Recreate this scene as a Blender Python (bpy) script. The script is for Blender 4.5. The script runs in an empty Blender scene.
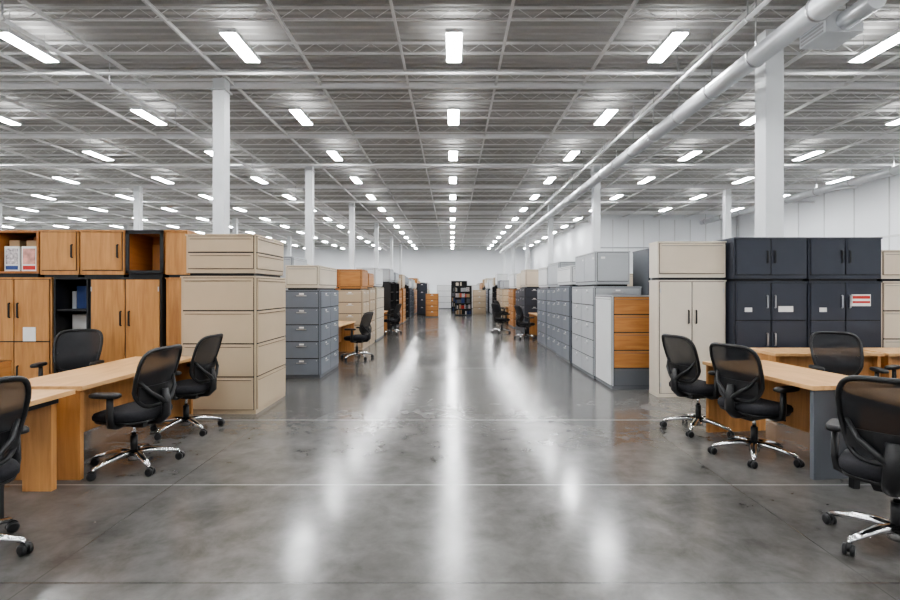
import bpy, math, random
from mathutils import Vector, Matrix
random.seed(7)
S=bpy.context.scene
F=500.0; VX=452.0; HY=290.0; EYE=1.5

# ------------------------------------------------------------------ materials
MATS={}
def newmat(name):
    m=bpy.data.materials.new(name); m.use_nodes=True
    nt=m.node_tree; b=nt.nodes.get("Principled BSDF")
    MATS[name]=m
    return m,nt,b
def plain(name,col,rough=0.45,metal=0.0,var=0.06,scale=3.0,bump=0.0,spec=0.5):
    m,nt,b=newmat(name)
    tc=nt.nodes.new("ShaderNodeTexCoord"); n=nt.nodes.new("ShaderNodeTexNoise")
    n.inputs["Scale"].default_value=scale; n.inputs["Detail"].default_value=4
    r=nt.nodes.new("ShaderNodeValToRGB")
    a=[max(0,c*(1-var)) for c in col]; c2=[min(1,c*(1+var)) for c in col]
    r.color_ramp.elements[0].position=.3; r.color_ramp.elements[1].position=.7
    r.color_ramp.elements[0].color=(*a,1); r.color_ramp.elements[1].color=(*c2,1)
    nt.links.new(tc.outputs["Object"],n.inputs["Vector"]); nt.links.new(n.outputs["Fac"],r.inputs["Fac"])
    nt.links.new(r.outputs["Color"],b.inputs["Base Color"])
    b.inputs["Roughness"].default_value=rough; b.inputs["Metallic"].default_value=metal
    b.inputs["Specular IOR Level"].default_value=spec
    if bump:
        bp=nt.nodes.new("ShaderNodeBump"); bp.inputs["Strength"].default_value=bump; bp.inputs["Distance"].default_value=.01
        n2=nt.nodes.new("ShaderNodeTexNoise"); n2.inputs["Scale"].default_value=scale*30
        nt.links.new(tc.outputs["Object"],n2.inputs["Vector"]); nt.links.new(n2.outputs["Fac"],bp.inputs["Height"])
        nt.links.new(bp.outputs["Normal"],b.inputs["Normal"])
    return m
def wood(name,c1,c2,sc=(1.2,1.2,14),rough=.4):
    m,nt,b=newmat(name)
    tc=nt.nodes.new("ShaderNodeTexCoord"); mp=nt.nodes.new("ShaderNodeMapping")
    mp.inputs["Scale"].default_value=sc
    n=nt.nodes.new("ShaderNodeTexNoise"); n.inputs["Scale"].default_value=2.2; n.inputs["Detail"].default_value=8; n.inputs["Distortion"].default_value=.6
    r=nt.nodes.new("ShaderNodeValToRGB"); r.color_ramp.elements[0].position=.32; r.color_ramp.elements[1].position=.68
    r.color_ramp.elements[0].color=(*c1,1); r.color_ramp.elements[1].color=(*c2,1)
    nt.links.new(tc.outputs["Object"],mp.inputs["Vector"]); nt.links.new(mp.outputs["Vector"],n.inputs["Vector"])
    nt.links.new(n.outputs["Fac"],r.inputs["Fac"]); nt.links.new(r.outputs["Color"],b.inputs["Base Color"])
    b.inputs["Roughness"].default_value=rough
    return m
wood("oak_v",(.40,.185,.060),(.56,.285,.105),sc=(9,9,.9))
wood("oak_h",(.38,.165,.050),(.52,.245,.082),sc=(.9,.9,9))
wood("oak_top",(.56,.32,.14),(.70,.44,.215),sc=(9,1,9),rough=.35)
wood("cherry",(.34,.13,.04),(.45,.19,.06),sc=(.9,.9,10))
plain("beige",(.50,.395,.275),.42,var=.03)
plain("beige_lt",(.62,.54,.43),.42,var=.03)
plain("cream",(.66,.60,.50),.4,var=.02)
plain("white_m",(.70,.71,.71),.4,var=.02)
plain("ltgrey",(.44,.46,.48),.4,var=.03)
plain("bluegrey",(.175,.193,.222),.42,var=.04)
plain("midgrey",(.12,.13,.145),.45,var=.04)
plain("charcoal",(.034,.040,.056),.38,var=.06)
plain("black_m",(.010,.010,.011),.4,var=.1)
plain("gap",(.015,.015,.016),.7)
plain("plastic",(.009,.009,.010),.42,var=.15)
plain("fabric",(.012,.012,.016),.85,var=.25,scale=60,bump=.3)
plain("chrome",(.78,.78,.79),.16,metal=1,var=.02)
plain("steel",(.55,.55,.56),.3,metal=1,var=.04)
plain("label",(.8,.8,.78),.5)
plain("red",(.55,.04,.03),.5)
plain("navy",(.03,.06,.2),.5)
plain("skin_pink",(.70,.36,.30),.5,var=.35,scale=14)
plain("paper_mix",(.55,.5,.5),.6,var=.7,scale=30)
plain("deck",(.54,.53,.51),.5,var=.06,scale=.6)
plain("beam",(.84,.84,.83),.45,var=.04)
plain("girder",(.86,.86,.86),.45,var=.03)
plain("column_paint",(.72,.74,.75),.5,var=.02)
plain("wallpaint",(.88,.90,.92),.7,var=.02,scale=.3)
plain("duct",(.72,.74,.76),.32,metal=.45,var=.03)
plain("carton",(.45,.30,.17),.7,var=.08)
m,nt,b=newmat("mesh_fabric")
b.inputs["Base Color"].default_value=(.012,.013,.016,1); b.inputs["Roughness"].default_value=.7
b.inputs["Alpha"].default_value=.90
def emis(name,col,st):
    m,nt,b=newmat(name)
    b.inputs["Base Color"].default_value=(.9,.9,.9,1)
    b.inputs["Emission Color"].default_value=(*col,1); b.inputs["Emission Strength"].default_value=st
emis("lamp",(.975,.985,1.0),66)
emis("added_uplight",(.975,.985,1.0),7)  # added upward glow on the fixture tops, brightens the ceiling
# polished concrete
m,nt,b=newmat("concrete")
N=nt.nodes; L=nt.links
tc=N.new("ShaderNodeTexCoord")
n1=N.new("ShaderNodeTexNoise"); n1.inputs["Scale"].default_value=.5; n1.inputs["Detail"].default_value=8; n1.inputs["Roughness"].default_value=.6; n1.inputs["Distortion"].default_value=.3
n2=N.new("ShaderNodeTexNoise"); n2.inputs["Scale"].default_value=4; n2.inputs["Detail"].default_value=9; n2.inputs["Roughness"].default_value=.7; n2.inputs["Distortion"].default_value=.3
for n in(n1,n2): L.new(tc.outputs["Object"],n.inputs["Vector"])
mx=N.new("ShaderNodeMath"); mx.operation='MULTIPLY_ADD'; mx.inputs[1].default_value=.45
L.new(n2.outputs["Fac"],mx.inputs[0]); 
m2=N.new("ShaderNodeMath"); m2.operation='MULTIPLY'; m2.inputs[1].default_value=.55; L.new(n1.outputs["Fac"],m2.inputs[0]); L.new(m2.outputs[0],mx.inputs[2])
r=N.new("ShaderNodeValToRGB"); r.color_ramp.elements[0].position=.36; r.color_ramp.elements[1].position=.64
r.color_ramp.elements[0].color=(.070,.067,.062,1); r.color_ramp.elements[1].color=(.165,.161,.154,1)
L.new(mx.outputs[0],r.inputs["Fac"])
sep=N.new("ShaderNodeSeparateXYZ"); L.new(tc.outputs["Object"],sep.inputs[0])
col=r.outputs["Color"]
def line(axis,pos,w,color):
    global col
    s=N.new("ShaderNodeMath"); s.operation='SUBTRACT'; s.inputs[1].default_value=pos; L.new(sep.outputs[axis],s.inputs[0])
    a=N.new("ShaderNodeMath"); a.operation='ABSOLUTE'; L.new(s.outputs[0],a.inputs[0])
    c=N.new("ShaderNodeMath"); c.operation='LESS_THAN'; c.inputs[1].default_value=w/2; L.new(a.outputs[0],c.inputs[0])
    mix=N.new("ShaderNodeMix"); mix.data_type='RGBA'; L.new(c.outputs[0],mix.inputs["Factor"]); L.new(col,mix.inputs["A"]); mix.inputs["B"].default_value=(*color,1)
    col=mix.outputs["Result"]
line("Y",5.77,.020,(.36,.36,.35)); line("Y",3.85,.012,(.36,.36,.35)); line("Y",2.56,.007,(.03,.03,.03))
line("Y",9.6,.03,(.22,.22,.21))
line("X",-2.15,.005,(.06,.06,.055)); line("X",2.15,.005,(.06,.06,.055))
L.new(col,b.inputs["Base Color"])
rr=N.new("ShaderNodeMapRange"); rr.inputs["From Min"].default_value=.35; rr.inputs["From Max"].default_value=.65; rr.inputs["To Min"].default_value=.12; rr.inputs["To Max"].default_value=.25
L.new(mx.outputs[0],rr.inputs["Value"]); L.new(rr.outputs[0],b.inputs["Roughness"])
b.inputs["Specular IOR Level"].default_value=.55
bp=N.new("ShaderNodeBump"); bp.inputs["Strength"].default_value=.03; bp.inputs["Distance"].default_value=.02
L.new(n2.outputs["Fac"],bp.inputs["Height"]); L.new(bp.outputs["Normal"],b.inputs["Normal"])

# ------------------------------------------------------------------ mesh builder
class MB:
    def __init__(s): s.v=[]; s.f=[]; s.m=[]; s.sm=[]; s.slots=[]
    def mi(s,n):
        if n not in s.slots: s.slots.append(n)
        return s.slots.index(n)
    def box(s,x0,x1,y0,y1,z0,z1,mat):
        x0,x1=min(x0,x1),max(x0,x1); y0,y1=min(y0,y1),max(y0,y1); z0,z1=min(z0,z1),max(z0,z1)
        k=len(s.v); s.v+=[(x0,y0,z0),(x1,y0,z0),(x1,y1,z0),(x0,y1,z0),(x0,y0,z1),(x1,y0,z1),(x1,y1,z1),(x0,y1,z1)]
        for q in((0,3,2,1),(4,5,6,7),(0,1,5,4),(1,2,6,5),(2,3,7,6),(3,0,4,7)):
            s.f.append(tuple(k+i for i in q)); s.m.append(s.mi(mat)); s.sm.append(False)
    def hexa(s,pts,mat):
        k=len(s.v); s.v+=[tuple(p) for p in pts]
        for q in((0,3,2,1),(4,5,6,7),(0,1,5,4),(1,2,6,5),(2,3,7,6),(3,0,4,7)):
            s.f.append(tuple(k+i for i in q)); s.m.append(s.mi(mat)); s.sm.append(False)
    def rings(s,rings,mat,closed=False,caps=True,smooth=True):
        k=len(s.v); n=len(rings[0])
        for r in rings: s.v+=[tuple(p) for p in r]
        R=len(rings)
        for i in range(R if closed else R-1):
            for j in range(n):
                a=k+i*n+j; b=k+i*n+(j+1)%n; i2=(i+1)%R
                s.f.append((a,b,k+i2*n+(j+1)%n,k+i2*n+j)); s.m.append(s.mi(mat)); s.sm.append(smooth)
        if caps and not closed:
            s.f.append(tuple(k+j for j in reversed(range(n)))); s.m.append(s.mi(mat)); s.sm.append(False)
            s.f.append(tuple(k+(R-1)*n+j for j in range(n))); s.m.append(s.mi(mat)); s.sm.append(False)
    def tube(s,pts,r,mat,n=10,closed=False,sx=1.0):
        pts=[Vector(p) for p in pts]; rs=r if isinstance(r,(list,tuple)) else [r]*len(pts)
        rings=[]; P=len(pts); up=None
        for i,p in enumerate(pts):
            if closed: d=pts[(i+1)%P]-pts[i-1]
            else: d=pts[min(i+1,P-1)]-pts[max(i-1,0)]
            d.normalize()
            if up is None:
                up=Vector((0,0,1)) if abs(d.z)<.9 else Vector((0,1,0))
            u=up-d*up.dot(d)
            if u.length<1e-4: u=Vector((1,0,0))-d*d.x
            u.normalize(); w=d.cross(u); up=u
            rings.append([p+(w*math.cos(2*math.pi*j/n)*sx+u*math.sin(2*math.pi*j/n))*rs[i] for j in range(n)])
        s.rings(rings,mat,closed=closed)
    def build(s,name,loc=(0,0,0),rot=0,bevel=0):
        me=bpy.data.meshes.new(name); me.from_pydata(s.v,[],s.f)
        for n in s.slots: me.materials.append(MATS[n])
        me.polygons.foreach_set("material_index",s.m); me.polygons.foreach_set("use_smooth",s.sm); me.update()
        return place(name,me,loc,rot,bevel)
def place(name,me,loc,rot=0,bevel=0):
    o=bpy.data.objects.new(name,me); S.collection.objects.link(o)
    o.location=loc; o.rotation_euler=(0,0,rot)
    if bevel:
        b=o.modifiers.new("bevel","BEVEL"); b.width=bevel; b.segments=2; b.limit_method='ANGLE'
    return o

# ------------------------------------------------------------------ room shell
X0,X1,Y0,Y1,H=-58.0,24.0,-12.0,76.0,8.0
def shell(name,x0,x1,y0,y1,z0,z1,mat):
    mb=MB(); mb.box(x0,x1,y0,y1,z0,z1,mat); return mb.build(name)
shell("floor",X0,X1,Y0,Y1,-.2,0,"concrete")
shell("wall_left",X0-.2,X0,Y0,Y1,0,H+.3,"wallpaint")
shell("wall_back",X0-.2,X1+.2,Y1,Y1+.2,0,H+.3,"wallpaint")
shell("wall_front",X0-.2,X1+.2,Y0-.2,Y0,0,H+.3,"wallpaint")
mb=MB(); mb.box(X1,X1+.2,Y0,Y1,0,H+.3,"wallpaint")
y=Y0+1
while y<Y1: mb.box(X1-.03,X1,y,y+.06,0,H,"white_m"); y+=2.4
mb.box(X1-.05,X1,Y0,Y1,4.4,4.5,"white_m")
mb.build("wall_right")
mb=MB(); mb.box(X0,X1-.05,Y1-.05,Y1,0,.2,"ltgrey"); mb.build("baseboard_back")
# corrugated steel deck
prof=[]; y=Y0; p=.32
while y<Y1:
    prof+=[(y,H),(y+.12,H),(y+.15,H+.11),(y+.29,H+.11)]; y+=p
prof.append((min(y,Y1),H))
mb=MB()
for (yy,zz) in prof: mb.v+=[(X0,yy,zz),(X1,yy,zz)]
for i in range(len(prof)-1):
    mb.f.append((2*i,2*i+1,2*i+3,2*i+2)); mb.m.append(mb.mi("deck")); mb.sm.append(False)
mb.box(X0,X1,Y0,Y1,H+.115,H+.28,"deck")
mb.build("ceiling")
# roof steel
def ibeam(mb,along,c,a0,a1,zt,h,w,mat,t=.02):
    for (w2,za,zb) in((w,zt-t,zt),(t,zt-h+t,zt-t),(w,zt-h,zt-h+t)):
        if along=='X': mb.box(a0,a1,c-w2/2,c+w2/2,za,zb,mat)
        else: mb.box(c-w2/2,c+w2/2,a0,a1,za,zb,mat)
mb=MB(); x=1.3-2.6*22
while x<X1-.2:
    ibeam(mb,'Y',x,Y0,Y1,H-.33,.09,.055,"beam",.015); x+=2.6
mb.build("roof_purlins")
# open-web bar joists
mb=MB(); y=12.2-.8-1.63*12
while y<Y1-.3:
    for zz in (H-.05,H-.32):
        for sy in(-1,1): mb.box(X0,X1,y+sy*.014,y+sy*.05,zz-.008,zz,"beam")
        mb.box(X0,X1,y-.014,y+.014,zz-.045,zz,"beam")
    if 4<y<36:
        x=-32.0; k=0; r=.010
        while x<X1-.5:
            za,zb=(H-.31,H-.07) if k%2==0 else (H-.07,H-.31)
            xa,xb=x,x+.36
            mb.hexa([(xa-r,y-r,za),(xa+r,y-r,za),(xa+r,y+r,za),(xa-r,y+r,za),(xb-r,y-r,zb),(xb+r,y-r,zb),(xb+r,y+r,zb),(xb-r,y+r,zb)],"beam")
            x+=.36; k+=1
    y+=1.63
mb.build("roof_joists")
mb=MB(); y=14.9-4.9*5
while y<Y1-.3:
    ibeam(mb,'X',y,X0,X1,H-.33,.16,.12,"girder",.022); y+=4.9
mb.build("roof_girders")
# columns
def column(x,y,w=.17):
    mb=MB()
    mb.box(-w,w,-w,w,0,H-.50,"column_paint"); mb.box(-w-.08,w+.08,-w-.08,w+.08,0,.03,"steel")
    mb.box(-w-.06,w+.06,-w-.06,w+.06,H-.85,H-.80,"column_paint")
    mb.box(-w-.05,w+.05,-w-.05,w+.05,.03,.9,"column_paint")
    mb.build("steel_column",(x,y,0),bevel=.012)
for x,y in [(-6.60,14.3),(-6.8,23.9),(-6.8,34),(-6.8,45),(-6.8,56),(-6.8,66),(7.0,24.3),(7.0,35.5),(7.0,46.5),(7.0,57),(7.0,67)]: column(x,y)
column(7.42,11.7,.21)
for x in(-18.2,-30,-42):
    for y in(14.3,29,42,56): column(x,y+ (4 if x==-30 else 0))
column(16.5,30)
# light fixtures
mb=MB()
cols=[.05+5.2*i for i in range(-11,5)]
y=12.2-4.9*4
while y<Y1-1:
    for x in cols:
        if x>11 and y>41: continue
        z=H-.60
        mb.box(x-.20,x+.20,y-.76,y+.76,z,z+.09,"white_m")
        mb.box(x-.17,x+.17,y-.72,y+.72,z-.02,z,"lamp")
        mb.box(x-.15,x+.15,y-.66,y+.66,z+.09,z+.10,"added_uplight")  # added glowing strip that lifts the deck brightness
        for yy in(-.5,.5): mb.box(x-.006,x+.006,y+yy-.006,y+yy+.006,z+.1,H-.005,"steel")
    y+=4.9
mb.build("high_bay_light_fixtures")
# ducts/pipes
def duct(name,x,z,r,y0,y1,mat="duct",step=2.4):
    mb=MB(); mb.tube([(0,y0,0),(0,(y0+y1)/2,0),(0,y1,0)],r,mat,n=24)
    y=y0+.6
    while y<y1:
        mb.tube([(0,y,0),(0,y+.05,0)],r*1.12,"steel",n=24)
        mb.box(-.012,.012,y+.02,y+.04,r*.9,H-z-.005,"steel"); y+=step
    return mb.build(name,(x,0,z))
duct("ventilation_duct",6.46,6.45,.20,1,66,step=1.8)
duct("sprinkler_pipe",6.05,7.05,.05,0,70,mat="girder",step=3.2)
duct("ventilation_duct",20.0,6.9,.20,22,40)
duct("sprinkler_pipe",-9.2,7.05,.045,0,70,mat="girder",step=3.2)
mb=MB(); 
for y in (13.4,23.2,33,42.8): mb.tube([(X0+.1,y,7.30),(0,y,7.30),(11.8 if y>42 else X1-.1,y,7.30)],.05,"girder",n=8)
mb.build("sprinkler_branch_pipes")
mb=MB(); mb.box(-.4,.4,-.4,.4,-.22,.22,"duct"); mb.tube([(0,-.4,0),(0,-1.2,0)],.19,"duct",n=18)
for i in range(5): mb.box(-.42,-.4,-.34,.34,-.19+i*.08,-.15+i*.08,"steel")
for xx in(-.35,.35): mb.box(xx-.01,xx+.01,-.01,.01,.22,.78,"steel")
mb.build("air_handling_unit",(8.25,10.9,7.15),bevel=.01)
mb=MB()
mb.box(12,X1-.06,42,42.2,0,H-.02,"wallpaint"); mb.box(12,12.2,42.2,Y1-.06,0,H-.02,"wallpaint")
x=12.2
while x<X1-.1: mb.box(x-.03,x+.03,41.96,42.0,0,H-.6,"white_m"); x+=1.3
mb.box(12,X1-.06,41.95,42,5.0,5.1,"ltgrey")
mb.build("wall_partition")

# ------------------------------------------------------------------ furniture
def face(mb,side,x0,x1,y0,y1,z0,z1,rows,cols,style,front,hmat,lab):
    t=.016; g=.008
    if side=='F': a0,a1=x0,x1
    else: a0,a1=y0,y1
    def bx(u0,u1,w0,w1,d0,d1,mat):
        if side=='F': mb.box(u0,u1,y0-d1,y0-d0,w0,w1,mat)
        elif side=='R': mb.box(x1+d0,x1+d1,u0,u1,w0,w1,mat)
        else: mb.box(x0-d1,x0-d0,u0,u1,w0,w1,mat)
    e=.02; A0,A1=a0+e,a1-e; Z0,Z1=z0+.05,z1-.02
    bx(A0,A1,Z0,Z1,0,.002,"gap")
    cw=(A1-A0)/cols; rh=(Z1-Z0)/rows
    for c in range(cols):
        for r in range(rows):
            u0=A0+c*cw+g; u1=A0+(c+1)*cw-g; w0=Z0+r*rh+g; w1=Z0+(r+1)*rh-g
            f=front if isinstance(front,str) else front[r%len(front)]
            bx(u0,u1,w0,w1,.001,t,f)
            um=(u0+u1)/2
            if style=='drawer':
                hw=min(.16,(u1-u0)*.28)
                zc=w1-min(.07,rh*.28)
                bx(um-hw/2,um+hw/2,zc-.008,zc+.008,t+.012,t+.022,hmat)
                for sx in(-1,1): bx(um+sx*hw/2-.006,um+sx*hw/2+.006,zc-.006,zc+.006,t,t+.014,hmat)
                if lab:
                    bx(um-.04,um+.04,zc+.018,min(zc+.045,w1-.004),t,t+.003,"label")
                bx(u1-.035,u1-.022,w1-.035,w1-.022,t,t+.004,"steel")
            elif style=='pull':
                bx(u0+.02,u1-.02,w1-.028,w1-.018,t,t+.010,f)
                bx(u0+.02,u1-.02,w1-.036,w1-.030,t,t+.002,hmat)
                if lab: bx(u0+.05,u0+.12,w1-.10,w1-.065,t,t+.003,"label")
            elif style=='door':
                inner = u1-.045 if c%2==0 else u0+.045
                zc=(w0+.68*rh) if rh>1.2 else (w0+w1)/2; hh=min(.09,rh*.16)
                bx(inner-.009,inner+.009,zc-hh,zc+hh,t+.012,t+.024,hmat)
                for sz in(-1,1): bx(inner-.007,inner+.007,zc+sz*hh-.008,zc+sz*hh+.008,t,t+.014,hmat)
                if rh>.8:
                    outer = u0+.006 if c%2==0 else u1-.006
                    for zz in(w0+.12,w1-.12): bx(outer-.01,outer+.004,zz-.03,zz+.03,t,t+.006,"steel")
def cabinet(name,x0,x1,y0,y1,z0,z1,body,faces,skid=False,hmat="steel",lab=True,extra=None):
    cx,cy=(x0+x1)/2,(y0+y1)/2
    hx,hy,h=(x1-x0)/2,(y1-y0)/2,z1-z0
    mb=MB(); zb=0
    if skid:
        mb.box(-hx+.03,hx-.03,-hy+.03,hy-.03,0,.035,"black_m"); zb=.035
    mb.box(-hx,hx,-hy,hy,zb+.0,h,body)
    mb.box(-hx-.006,hx+.006,-hy-.018,hy+.006,h-.02,h,body)
    if not skid: mb.box(-hx-.003,hx+.003,-hy-.003,hy+.003,0,.05,"midgrey" if body not in("charcoal","black_m","beige","cream") else ("black_m" if body in("charcoal","black_m") else body))
    for (side,rows,cols,style,front) in faces:
        face(mb,side,-hx,hx,-hy,hy,zb,h,rows,cols,style,front,hmat,lab)
    if extra: extra(mb,hx,hy,h)
    return mb.build(name,(cx,cy,z0),bevel=.003)
def bookcase(name,x0,x1,y0,y1,z0,z1,body,shelves,side,content="binders"):
    cx,cy=(x0+x1)/2,(y0+y1)/2; hx,hy,h=(x1-x0)/2,(y1-y0)/2,z1-z0
    mb=MB(); t=.025
    mb.box(-hx,hx,-hy,hy,0,.06,body); mb.box(-hx,hx,-hy,hy,h-t,h,body)
    if side=='F':
        mb.box(-hx,-hx+t,-hy,hy,.06,h-t,body); mb.box(hx-t,hx,-hy,hy,.06,h-t,body); mb.box(-hx+t,hx-t,hy-t,hy,.06,h-t,body)
        a0,a1=-hx+t,hx-t
    else:
        mb.box(-hx,hx,-hy,-hy+t,.06,h-t,body); mb.box(-hx,hx,hy-t,hy,.06,h-t,body)
        if side=='R': mb.box(-hx,-hx+t,-hy+t,hy-t,.06,h-t,body)
        else: mb.box(hx-t,hx,-hy+t,hy-t,.06,h-t,body)
        a0,a1=-hy+t,hy-t
    rh=(h-.06-t)/shelves
    for i in range(shelves):
        zb=.06+i*rh
        if i: mb.box(-hx+t,hx-t,-hy+t,hy-t,zb-t/2,zb+t/2,body)
        if content:
            u=a0+.03
            while u<a1-.08:
                w=random.choice([.05,.06,.08,.12,.2]); 
                if u+w>a1-.02: break
                if random.random()<.75:
                    hh=rh*random.uniform(.55,.82); c=random.choice(["label","ltgrey","navy","red","carton","midgrey","paper_mix","beige_lt"])
                    d=min(hx if side!='F' else hy,.28)*1.2
                    if side=='F': mb.box(u,u+w*.93,hy-t-d-.0,hy-t,zb+t/2,zb+t/2+hh,c)
                    elif side=='R': mb.box(-hx+t,-hx+t+d,u,u+w*.93,zb+t/2,zb+t/2+hh,c)
                    else: mb.box(hx-t-d,hx-t,u,u+w*.93,zb+t/2,zb+t/2+hh,c)
                u+=w
    return mb.build(name,(cx,cy,z0),bevel=.002)
def desk(x0,x1,y0,y1,legs="panelY",rot=0,panel="oak_v",name="office_desk",inner=1):
    cx,cy=(x0+x1)/2,(y0+y1)/2; hx,hy=(x1-x0)/2,(y1-y0)/2
    mb=MB(); mb.box(-hx,hx,-hy,hy,.71,.745,"oak_top")
    if legs=="panelY":
        pl=panel if isinstance(panel,tuple) else (panel,panel)
        for sy,pm in((-1,pl[0]),(1,pl[1])):
            mb.box(-hx+.03,hx-.03,sy*(hy-.02),sy*(hy-.06),0,.71,pm)
        mb.box(-.015,.015,-hy+.06,hy-.06,.25,.71,pl[1])
    elif legs=="panelX":
        for sx in(-1,1): mb.box(sx*(hx-.02),sx*(hx-.06),-hy+.03,hy-.03,0,.71,panel)
        my=-hy+.12
        mb.box(-hx+.06,hx-.06,my-.012,my+.012,.15,.71,panel)
    elif legs=="mixed":
        for sx in(-1,1):
            mb.box(sx*(hx-.12),sx*(hx-.34),hy-.08,hy-.03,0,.71,panel)
            mb.box(sx*(hx-.05),sx*(hx-.10),-hy+.04,-hy+.09,0,.71,"black_m")
            mb.box(sx*(hx-.05),sx*(hx-.09),-hy+.04,hy-.10,.665,.71,"black_m")
            mb.box(sx*(hx-.04),sx*(hx-.12),-hy+.02,-hy+.11,0,.02,"black_m")
        mb.box(-hx+.34,hx-.34,hy-.07,hy-.045,.3,.71,panel)
    elif legs=="metal":
        for sx in(-1,1):
            for sy in(-1,1): mb.box(sx*(hx-.03)-.025,sx*(hx-.03)+.025,sy*(hy-.05)-.025,sy*(hy-.05)+.025,0,.71,"black_m")
            mb.box(sx*(hx-.03)-.02,sx*(hx-.03)+.02,-hy+.05,hy-.05,.66,.71,"black_m")
        mb.box(-hx+.05,hx-.05,hy-.07,hy-.045,.3,.71,panel)
    return mb.build(name,(cx,cy,0),rot,bevel=.003)

# ---- office chair mesh
def chair_mesh():
    mb=MB()
    mb.tube([(0,0,.055),(0,0,.135)],[.045,.036],"chrome",n=18)
    R=.335
    for i in range(5):
        a=2*math.pi*i/5+.35; c,s=math.cos(a),math.sin(a)
        pts=[(c*.03,s*.03,.118),(c*.12,s*.12,.124),(c*.22,s*.22,.106),(c*R,s*R,.078)]
        mb.tube(pts,[.030,.026,.021,.015],"chrome",n=10,sx=1.25)
        cx,cy=c*R,s*R
        mb.tube([(cx,cy,.04),(cx,cy,.085)],.010,"chrome",n=8)
        b=a+.6*(1 if i%2 else -1); tx,ty=-math.sin(b),math.cos(b); ox,oy=cx+.012*math.cos(b),cy+.012*math.sin(b)
        for sg in(-1,1):
            p0=(ox+tx*.008*sg,oy+ty*.008*sg,.032); p1=(ox+tx*.030*sg,oy+ty*.030*sg,.032)
            pm=(ox+tx*.026*sg,oy+ty*.026*sg,.032)
            mb.tube([p0,pm,p1],[.032,.032,.022],"plastic",n=16)
        mb.tube([(ox-tx*.01,oy-ty*.01,.047),(ox+tx*.01,oy+ty*.01,.047)],.027,"plastic",n=12)
    mb.tube([(0,0,.12),(0,0,.27)],.029,"plastic",n=16); mb.tube([(0,0,.27),(0,0,.37)],.016,"chrome",n=14)
    mb.hexa([(-.09,-.15,.355),(.09,-.15,.355),(.07,.11,.355),(-.07,.11,.355),(-.11,-.17,.415),(.11,-.17,.415),(.10,.14,.415),(-.10,.14,.415)],"plastic")
    mb.tube([(.08,.03,.39),(.26,.04,.385)],[.007,.009],"plastic",n=8)
    def srow(w,d,z,e=3.2,yo=.0,droop=0):
        out=[]
        for j in range(40):
            t=2*math.pi*j/40; ct,st=math.cos(t),math.sin(t)
            x=w*math.copysign(abs(ct)**(2/e),ct); y=d*math.copysign(abs(st)**(2/e),st)
            zz=z-(droop*max(0,(y/d))**3)
            out.append((x,y+yo,zz))
        return out
    mb.rings([srow(.215,.20,.405),srow(.245,.230,.412),srow(.250,.238,.430)],"plastic")
    mb.rings([srow(.244,.232,.430,droop=.01),srow(.260,.250,.447,droop=.018),srow(.262,.252,.478,droop=.022),srow(.250,.240,.502,droop=.026),srow(.215,.205,.512,droop=.02),srow(.12,.11,.510,droop=.005)],"fabric")
    def yb(x,z):
        t=(z-.53)/.50
        return -.245-.03*t-.065*t*t+ .035*math.exp(-((t-.28)/.22)**2) + .055*(abs(x)/.23)**2
    z0,z1=.535,1.015; zc=(z0+z1)/2; hz=(z1-z0)/2
    def wid(z):
        t=(z-z0)/(z1-z0); return .190+.055*math.sin(min(1,t*1.15)*math.pi*.60)-.005*t
    def outl(t,k=1.0,e=5.0):
        ct,st=math.cos(t),math.sin(t)
        z=zc+k*hz*math.copysign(abs(st)**(2/e),st)
        x=k*wid(z)*math.copysign(abs(ct)**(2/e),ct)
        return x,z
    pts=[]
    for j in range(48):
        x,z=outl(2*math.pi*j/48); pts.append((x,yb(x,z),z))
    mb.tube(pts,.016,"plastic",n=8,closed=True,sx=1.0)
    rings=[]
    for k in (1.0,.82,.62,.42,.22,.06):
        rr=[]
        for j in range(48):
            x,z=outl(2*math.pi*j/48,k,5.0 if k>.5 else 3.0); rr.append((x,yb(x,z),z))
        rings.append(rr)
    mb.rings(rings[:-1],"mesh_fabric",caps=False)
    mb.rings(rings[-2:],"mesh_fabric",caps=False)
    k0=len(mb.v); mb.v+=[tuple(p) for p in rings[-1]]
    mb.f.append(tuple(range(k0,k0+48))); mb.m.append(mb.mi("mesh_fabric")); mb.sm.append(False)
    def band(za,zb,kx,off,mat):
        nn=10
        for i in range(nn):
            x0_=-kx+2*kx*i/nn; x1_=-kx+2*kx*(i+1)/nn
            mb.hexa([(x0_,yb(x0_,za)-off-.008,za),(x1_,yb(x1_,za)-off-.008,za),(x1_,yb(x1_,za)-off+.004,za),(x0_,yb(x0_,za)-off+.004,za),
                     (x0_,yb(x0_,zb)-off-.008,zb),(x1_,yb(x1_,zb)-off-.008,zb),(x1_,yb(x1_,zb)-off+.004,zb),(x0_,yb(x0_,zb)-off+.004,zb)],mat)
    band(.60,.71,.205,.016,"plastic")
    mb.tube([(0,-.13,.39),(0,-.24,.40),(0,-.295,.45),(0,-.300,.55),(0,-.285,.67)],[.032,.032,.030,.027,.020],"plastic",n=10,sx=1.6)
    for sg in(-1,1):
        mb.tube([(0,-.300,.54),(sg*.07,-.293,.60),(sg*.15,-.265,.665),(sg*.205,yb(.2,.74)-.005,.76)],[.022,.020,.016,.013],"plastic",n=8)
        x=sg*.285
        mb.tube([(sg*.10,-.02,.40),(sg*.22,-.02,.39),(sg*.275,-.02,.41),(x,-.02,.48),(x,-.02,.64)],[.020,.020,.023,.022,.018],"plastic",n=8,sx=1.5)
        pad=[]
        for (k,z) in((.86,.640),(1,.648),(1,.668),(.84,.678)):
            pad.append([(x+.045*k*math.copysign(abs(math.cos(t))**.6,math.cos(t)),.02+.13*k*math.copysign(abs(math.sin(t))**.6,math.sin(t)),z) for t in [2*math.pi*j/24 for j in range(24)]])
        mb.rings(pad,"plastic")
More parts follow.
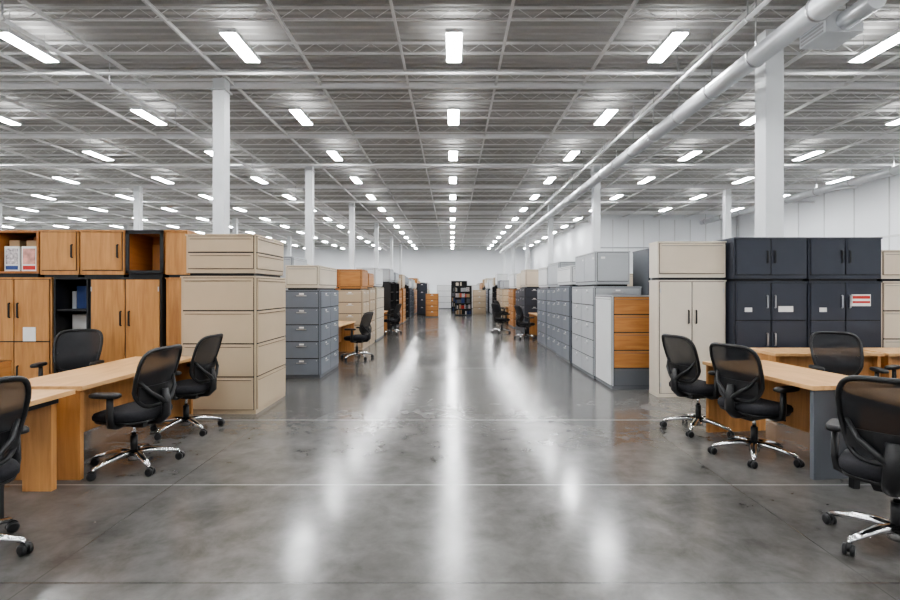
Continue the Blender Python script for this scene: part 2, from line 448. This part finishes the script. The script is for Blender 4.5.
    me=bpy.data.meshes.new("office_chair_mesh"); me.from_pydata(mb.v,[],mb.f)
    for n in mb.slots: me.materials.append(MATS[n])
    me.polygons.foreach_set("material_index",mb.m); me.polygons.foreach_set("use_smooth",mb.sm); me.update()
    return me
CH=chair_mesh()
def chair(x,y,deg): place("office_chair",CH,(x,y,0),math.radians(deg))

# ================= LEFT FOREGROUND =================
desk(-3.60,-2.90,3.92,5.68,"panelY",panel="oak_v")
desk(-4.75,-2.86,3.16,3.80,"mixed",panel="oak_v")
chair(-2.71,4.26,84); chair(-2.84,5.34,88); chair(-4.38,5.72,-165); chair(-2.76,2.76,66)
cabinet("drawer_pedestal",-5.5,-4.76,4.95,5.4,0,.74,"oak_h",[('F',3,1,'drawer',"oak_h")],lab=False)

def wrd(x0,x1,name="wooden_wardrobe"):
    cabinet(name,x0,x1,6.35,6.95,0,1.66,"black_m",[('F',1,2,'door',"oak_v")],hmat="black_m",lab=False)
wrd(-4.60,-3.68)
cabinet("wooden_storage_cabinet",-3.66,-3.36,6.40,6.95,0,1.66,"oak_v",[],lab=False)
bookcase("black_bookcase",-5.06,-4.62,6.35,6.95,0,1.66,"black_m",4,'F')
def notes(mb,hx,hy,h):
    mb.box(.12,.28,-hy-.024,-hy-.017,.85,1.03,"label")
cabinet("wooden_wardrobe",-6.02,-5.08,6.35,6.95,0,1.66,"oak_v",[('F',2,2,'door',"oak_v")],hmat="black_m",lab=False,extra=notes)
cabinet("wooden_wardrobe",-7.00,-6.04,6.35,6.95,0,1.66,"oak_v",[('F',1,2,'door',"oak_v")],hmat="black_m",lab=False)
U0,U1=1.66,2.26
cabinet("wooden_overhead_cupboard",-5.23,-4.74,6.35,6.9,U0,U1,"oak_v",[('F',1,1,'door',"oak_v")],skid=True,hmat="black_m",lab=False)
cabinet("wooden_overhead_cupboard",-4.72,-4.16,6.35,6.9,U0,U1,"oak_v",[('F',1,1,'door',"oak_v")],skid=True,hmat="black_m",lab=False)
def hutch(x0,x1,name,body,contents):
    hx=(x1-x0)/2; mb=MB(); h=.60; hy=.275
    mb.box(-hx+.02,hx-.02,-hy+.02,hy,0,.05,"black_m")
    mb.box(-hx,hx,-hy,hy,.05,.08,body); mb.box(-hx,hx,-hy,hy,h-.03,h,body)
    mb.box(-hx,-hx+.03,-hy,hy,.08,h-.03,body); mb.box(hx-.03,hx,-hy,hy,.08,h-.03,body); mb.box(-hx+.03,hx-.03,hy-.02,hy,.08,h-.03,"cherry")
    contents(mb,hx,hy,h)
    mb.build(name,((x0+x1)/2,6.625,U0),bevel=.002)
def bro(mb,hx,hy,h):
    n=2
    for i in range(n):
        w=(2*hx-.10)/n; u=-hx+.05+i*w
        mb.box(u+.01,u+w-.015,-hy+.05,-hy+.07,.08,.40,"label")
        mb.box(u+.03,u+w-.035,-hy+.044,-hy+.05,.17,.37,"skin_pink" if i%2 else "paper_mix")
        mb.box(u+.03,u+w-.035,-hy+.044,-hy+.05,.10,.15,"red" if i%2 else "navy")
        mb.box(u+.03,u+w-.06,-hy+.10,-hy+.2,.08,.48,"carton")
def opn(mb,hx,hy,h):
    for sx in(-1,1): mb.box(sx*hx,sx*(hx-.045),-hy-.012,-hy,.05,h,"black_m")
    mb.box(-hx,hx,-hy-.012,-hy,h-.05,h,"black_m"); mb.box(-hx,hx,-hy-.012,-hy,.05,.09,"black_m")
    mb.box(-hx+.09,hx-.03,hy-.14,hy-.02,.08,.45,"oak_v")
hutch(-5.79,-5.25,"brochure_display_shelf","cherry",bro)
hutch(-4.14,-3.66,"open_wooden_hutch","cherry",opn)
cabinet("wooden_overhead_cupboard",-3.64,-3.36,6.35,6.9,U0,U1,"oak_v",[],skid=True,lab=False)
cabinet("wooden_overhead_cupboard",-7.0,-5.81,6.35,6.9,U0,U1,"oak_v",[('F',1,2,'door',"oak_v")],skid=True,hmat="black_m",lab=False)

cabinet("lateral_filing_cabinet",-3.27,-2.37,6.04,7.10,0,1.67,"beige",[('F',4,1,'pull',"beige"),('R',4,1,'pull',"beige")],hmat="gap",lab=False)
cabinet("lateral_filing_cabinet",-3.23,-2.39,6.08,7.08,1.67,2.18,"beige",[('F',2,1,'pull',"beige"),('R',2,1,'pull',"beige")],skid=True,hmat="gap",lab=False)

# ================= RIGHT FOREGROUND =================
desk(2.74,3.46,3.96,5.36,"panelY",panel=("midgrey","oak_v"),rot=math.radians(7))
desk(3.02,4.9,3.24,3.84,"metal",panel="oak_v")
chair(2.72,4.50,-70); chair(2.64,5.36,-76); chair(4.22,5.35,165); chair(2.58,2.90,-45); chair(4.95,5.2,120)
desk(3.85,5.15,5.95,6.55,"panelX",panel="oak_v"); desk(5.2,6.6,5.95,6.55,"panelX",panel="oak_v")
cabinet("cream_storage_cupboard",2.88,3.83,7.0,7.3,0,1.64,"cream",[('F',1,2,'door',"cream")],hmat="black_m",lab=False)
cabinet("cream_overhead_cupboard",2.88,3.83,7.0,7.3,1.64,2.18,"cream",[('F',1,1,'pull',"beige_lt")],skid=True,hmat="midgrey",lab=False)
def stick(mb,hx,hy,h):
    mb.box(.10,.30,-hy-.022,-hy-.017,h-.42,h-.34,"label"); mb.box(-.36,-.26,-hy-.022,-hy-.017,h-.42,h-.36,"label")
def sticka(mb,hx,hy,h):
    mb.box(.08,.34,-hy-.022,-hy-.017,h-.34,h-.18,"label"); mb.box(.09,.33,-hy-.0235,-hy-.022,h-.24,h-.20,"red"); mb.box(-.36,-.26,-hy-.022,-hy-.017,h-.42,h-.36,"label")
    mb.box(.09,.33,-hy-.0235,-hy-.022,h-.30,h-.27,"red")
cabinet("charcoal_locker_cabinet",3.86,4.86,6.85,7.4,0,1.62,"charcoal",[('F',3,2,'door',"charcoal")],hmat="steel",lab=False,extra=stick)
cabinet("charcoal_locker_cabinet",4.88,5.88,6.85,7.4,0,1.62,"charcoal",[('F',3,2,'door',"charcoal")],hmat="steel",lab=False,extra=sticka)
cabinet("charcoal_overhead_cupboard",3.86,4.86,6.85,7.4,1.62,2.22,"charcoal",[('F',1,2,'door',"charcoal")],skid=True,hmat="black_m",lab=False)
cabinet("charcoal_overhead_cupboard",4.88,5.88,6.85,7.4,1.62,2.22,"charcoal",[('F',1,2,'door',"charcoal")],skid=True,hmat="black_m",lab=False)
cabinet("lateral_filing_cabinet",5.92,6.9,6.9,7.4,0,1.62,"beige_lt",[('F',4,1,'pull',"beige_lt")],hmat="midgrey",lab=False)
cabinet("lateral_filing_cabinet",5.92,6.9,6.9,7.4,1.62,2.05,"beige_lt",[('F',1,1,'pull',"beige_lt")],skid=True,hmat="midgrey",lab=False)

# ================= ROWS =================
cabinet("wood_front_filing_cabinet",2.42,3.06,7.55,8.40,0,1.42,"ltgrey",[('F',5,1,'pull',["midgrey","oak_h","oak_h","oak_h","oak_h"]),('L',1,1,'pull',"white_m")],hmat="midgrey",lab=False)
cabinet("grey_filing_cabinet",2.40,3.2,8.45,9.95,0,1.56,"ltgrey",[('F',4,1,'drawer',"ltgrey"),('L',5,2,'drawer',"ltgrey")])
cabinet("grey_overhead_cabinet",2.45,3.02,8.5,9.9,1.56,2.16,"ltgrey",[('F',1,1,'pull',"ltgrey"),('L',1,2,'pull',"ltgrey")],skid=True)
cabinet("tall_grey_cabinet",3.22,3.95,8.2,8.9,0,2.18,"midgrey",[('F',2,1,'door',"ltgrey")],lab=False)
side_specs=[
 (10.2,4.2,'cab',"bluegrey","white_m"),
 (14.6,2.2,'desk',"oak_h","cherry"),
 (17.0,2.6,'cab',"charcoal","beige_lt"),
 (19.7,1.8,'cab',"oak_h","white_m"),
 (21.7,2.4,'desk',"oak_h","ltgrey"),
 (24.3,3.0,'cab',"beige","bluegrey"),
 (27.5,2.5,'shelf',"black_m","beige"),
 (30.2,3.0,'cab',"ltgrey","oak_h"),
 (33.5,3.0,'cab',"charcoal","white_m"),
 (37.0,3.0,'shelf',"black_m","carton"),
 (40.5,4.0,'cab',"beige","oak_h"),
 (45,5.0,'cab',"ltgrey","white_m"),
]
left_specs=[
 (8.5,1.4,'cab',"bluegrey","beige_lt"),
 (10.1,2.2,'desk',"oak_h","ltgrey"),
 (12.5,2.0,'cab',"beige","oak_h"),
 (14.6,1.6,'cab',"beige_lt","white_m"),
 (16.3,2.2,'desk',"oak_h","cherry"),
 (18.6,2.4,'shelf',"black_m","ltgrey"),
 (21.1,2.6,'cab',"oak_h","beige"),
 (23.8,2.6,'shelf',"black_m","bluegrey"),
 (26.5,3.0,'cab',"charcoal","beige"),
 (29.6,3.0,'cab',"oak_h","white_m"),
 (33,3.0,'shelf',"black_m","oak_h"),
 (36.4,3.4,'cab',"bluegrey","beige"),
 (40,4.4,'cab',"oak_h","charcoal"),
 (45,5.0,'cab',"beige","white_m"),
]
NM={"bluegrey":"blue_grey_filing_cabinet","charcoal":"charcoal_filing_cabinet","oak_h":"wooden_filing_cabinet","beige":"beige_filing_cabinet","beige_lt":"beige_filing_cabinet","ltgrey":"grey_filing_cabinet","white_m":"white_filing_cabinet","cherry":"wooden_filing_cabinet","carton":"cardboard_carton","black_m":"black_bookcase"}
def row(specs,sg,xa):
    for (y0,ln,kind,lo,up) in specs:
        s='L' if sg>0 else 'R'
        n=max(1,round(ln/1.3)); w=ln/n
        for i in range(n):
            ya,yb_=y0+i*w,y0+(i+1)*w-.04
            dx=random.uniform(0,.10); d=.62
            xi=xa+dx; xs=sorted((sg*xi,sg*(xi+d)))
            h=1.5+random.choice([0,.04,.08])
            if kind=='cab':
                cabinet(NM[lo],xs[0],xs[1],ya,yb_,0,h,lo,[('F',5,1,'drawer',lo),(s,5,2,'drawer',lo)])
            elif kind=='shelf':
                bookcase("black_bookcase",xs[0],xs[1],ya,yb_,0,h+.2,lo,5,s)
                h+=.2
            elif kind=='desk':
                xd=sorted((sg*(xa+.15),sg*(xa+.85)))
                if i==0:
                    desk(xd[0],xd[1],y0+.15,y0+ln-.1,"panelY",panel="oak_v")
                    cx=sg*(xa-.12); chair(cx,y0+ln*.38,-75*sg)
                    if ln>2.3: chair(cx,y0+ln*.75,-100*sg)
                xs=sorted((sg*(xa+1.0),sg*(xa+1.6)))
                cabinet(NM[up],xs[0],xs[1],ya,yb_,0,1.56,up,[('F',4,1,'drawer',up),(s,4,2,'drawer',up)]); h=1.56
            if kind!='desk' or i==0:
                hu=random.choice([.42,.52,.58,.62])
                xu=(xs[0]+.03,xs[1]-.03)
                um=up if random.random()<.7 else random.choice(["beige_lt","ltgrey","white_m"])
                cabinet(NM[um],xu[0],xu[1],ya+.02,yb_-.03,h,h+hu,um,[('F',1,1,'pull',um),(s,1,1,'pull',um)],skid=True,lab=False,hmat="midgrey")
row(side_specs,1,2.40)
row(left_specs,-1,2.20)
def outer(xc,sg,ys,step,mats):
    y=ys
    while y<44:
        m=random.choice(mats); m2=random.choice(mats); w=random.uniform(1.6,2.6); h=random.choice([1.5,1.6,1.7]); hu=random.choice([.4,.5,.6])
        cabinet(NM[m],xc-.9,xc+.9,y,y+w,0,h,m,[('F',4,2,'drawer',m)])
        if random.random()<.8: cabinet(NM[m2],xc-.8,xc+.8,y+.05,y+w-.1,h,h+hu,m2,[('F',1,2,'pull',m2)],skid=True,lab=False,hmat="midgrey")
        y+=w+step
outer(-4.75,-1,9.6,.8,["beige","beige_lt","ltgrey","oak_h","bluegrey"])
outer(5.0,1,9.2,.8,["beige_lt","ltgrey","white_m","charcoal","bluegrey"])
outer(-8.9,-1,10,2.5,["beige","ltgrey","oak_h"])
outer(10.0,1,10,2.5,["ltgrey","white_m","charcoal"])
bookcase("black_bookcase",.15,1.15,29.0,29.5,0,1.75,"black_m",5,'F')
bookcase("black_bookcase",-.05,1.0,33,33.5,0,2.1,"black_m",6,'F')
cabinet("wooden_filing_cabinet",-1.45,-.75,27.5,28.1,0,1.3,"oak_h",[('F',4,1,'drawer',"oak_h")])
cabinet("beige_filing_cabinet",1.3,2.1,31,31.6,0,1.5,"beige",[('F',4,1,'drawer',"beige")])
cabinet("charcoal_filing_cabinet",-2.1,-1.5,30,30.6,0,1.9,"charcoal",[('F',4,1,'drawer',"charcoal")])
cabinet("white_filing_cabinet",-1.2,2.2,40,40.6,0,1.9,"white_m",[('F',4,3,'drawer',"white_m")])
chair(1.75,17.6,-60)

# ------------------------------------------------------------------ world, camera
w=bpy.data.worlds.new("world"); S.world=w; w.use_nodes=True
w.node_tree.nodes["Background"].inputs[0].default_value=(.8,.88,1,1); w.node_tree.nodes["Background"].inputs[1].default_value=.4
S.view_settings.view_transform='AgX'
try: S.view_settings.look='AgX - Medium High Contrast'
except Exception as e: print(e)
S.view_settings.exposure=.48
cd=bpy.data.cameras.new("camera"); cam=bpy.data.objects.new("camera",cd); S.collection.objects.link(cam)
cd.sensor_width=36; cd.lens=20; cam.location=(0,0,EYE); cam.rotation_euler=(math.pi/2,0,0)
cd.shift_x=-(VX-450)/900; cd.shift_y=-(300-HY)/900
cd.clip_end=300; S.camera=cam
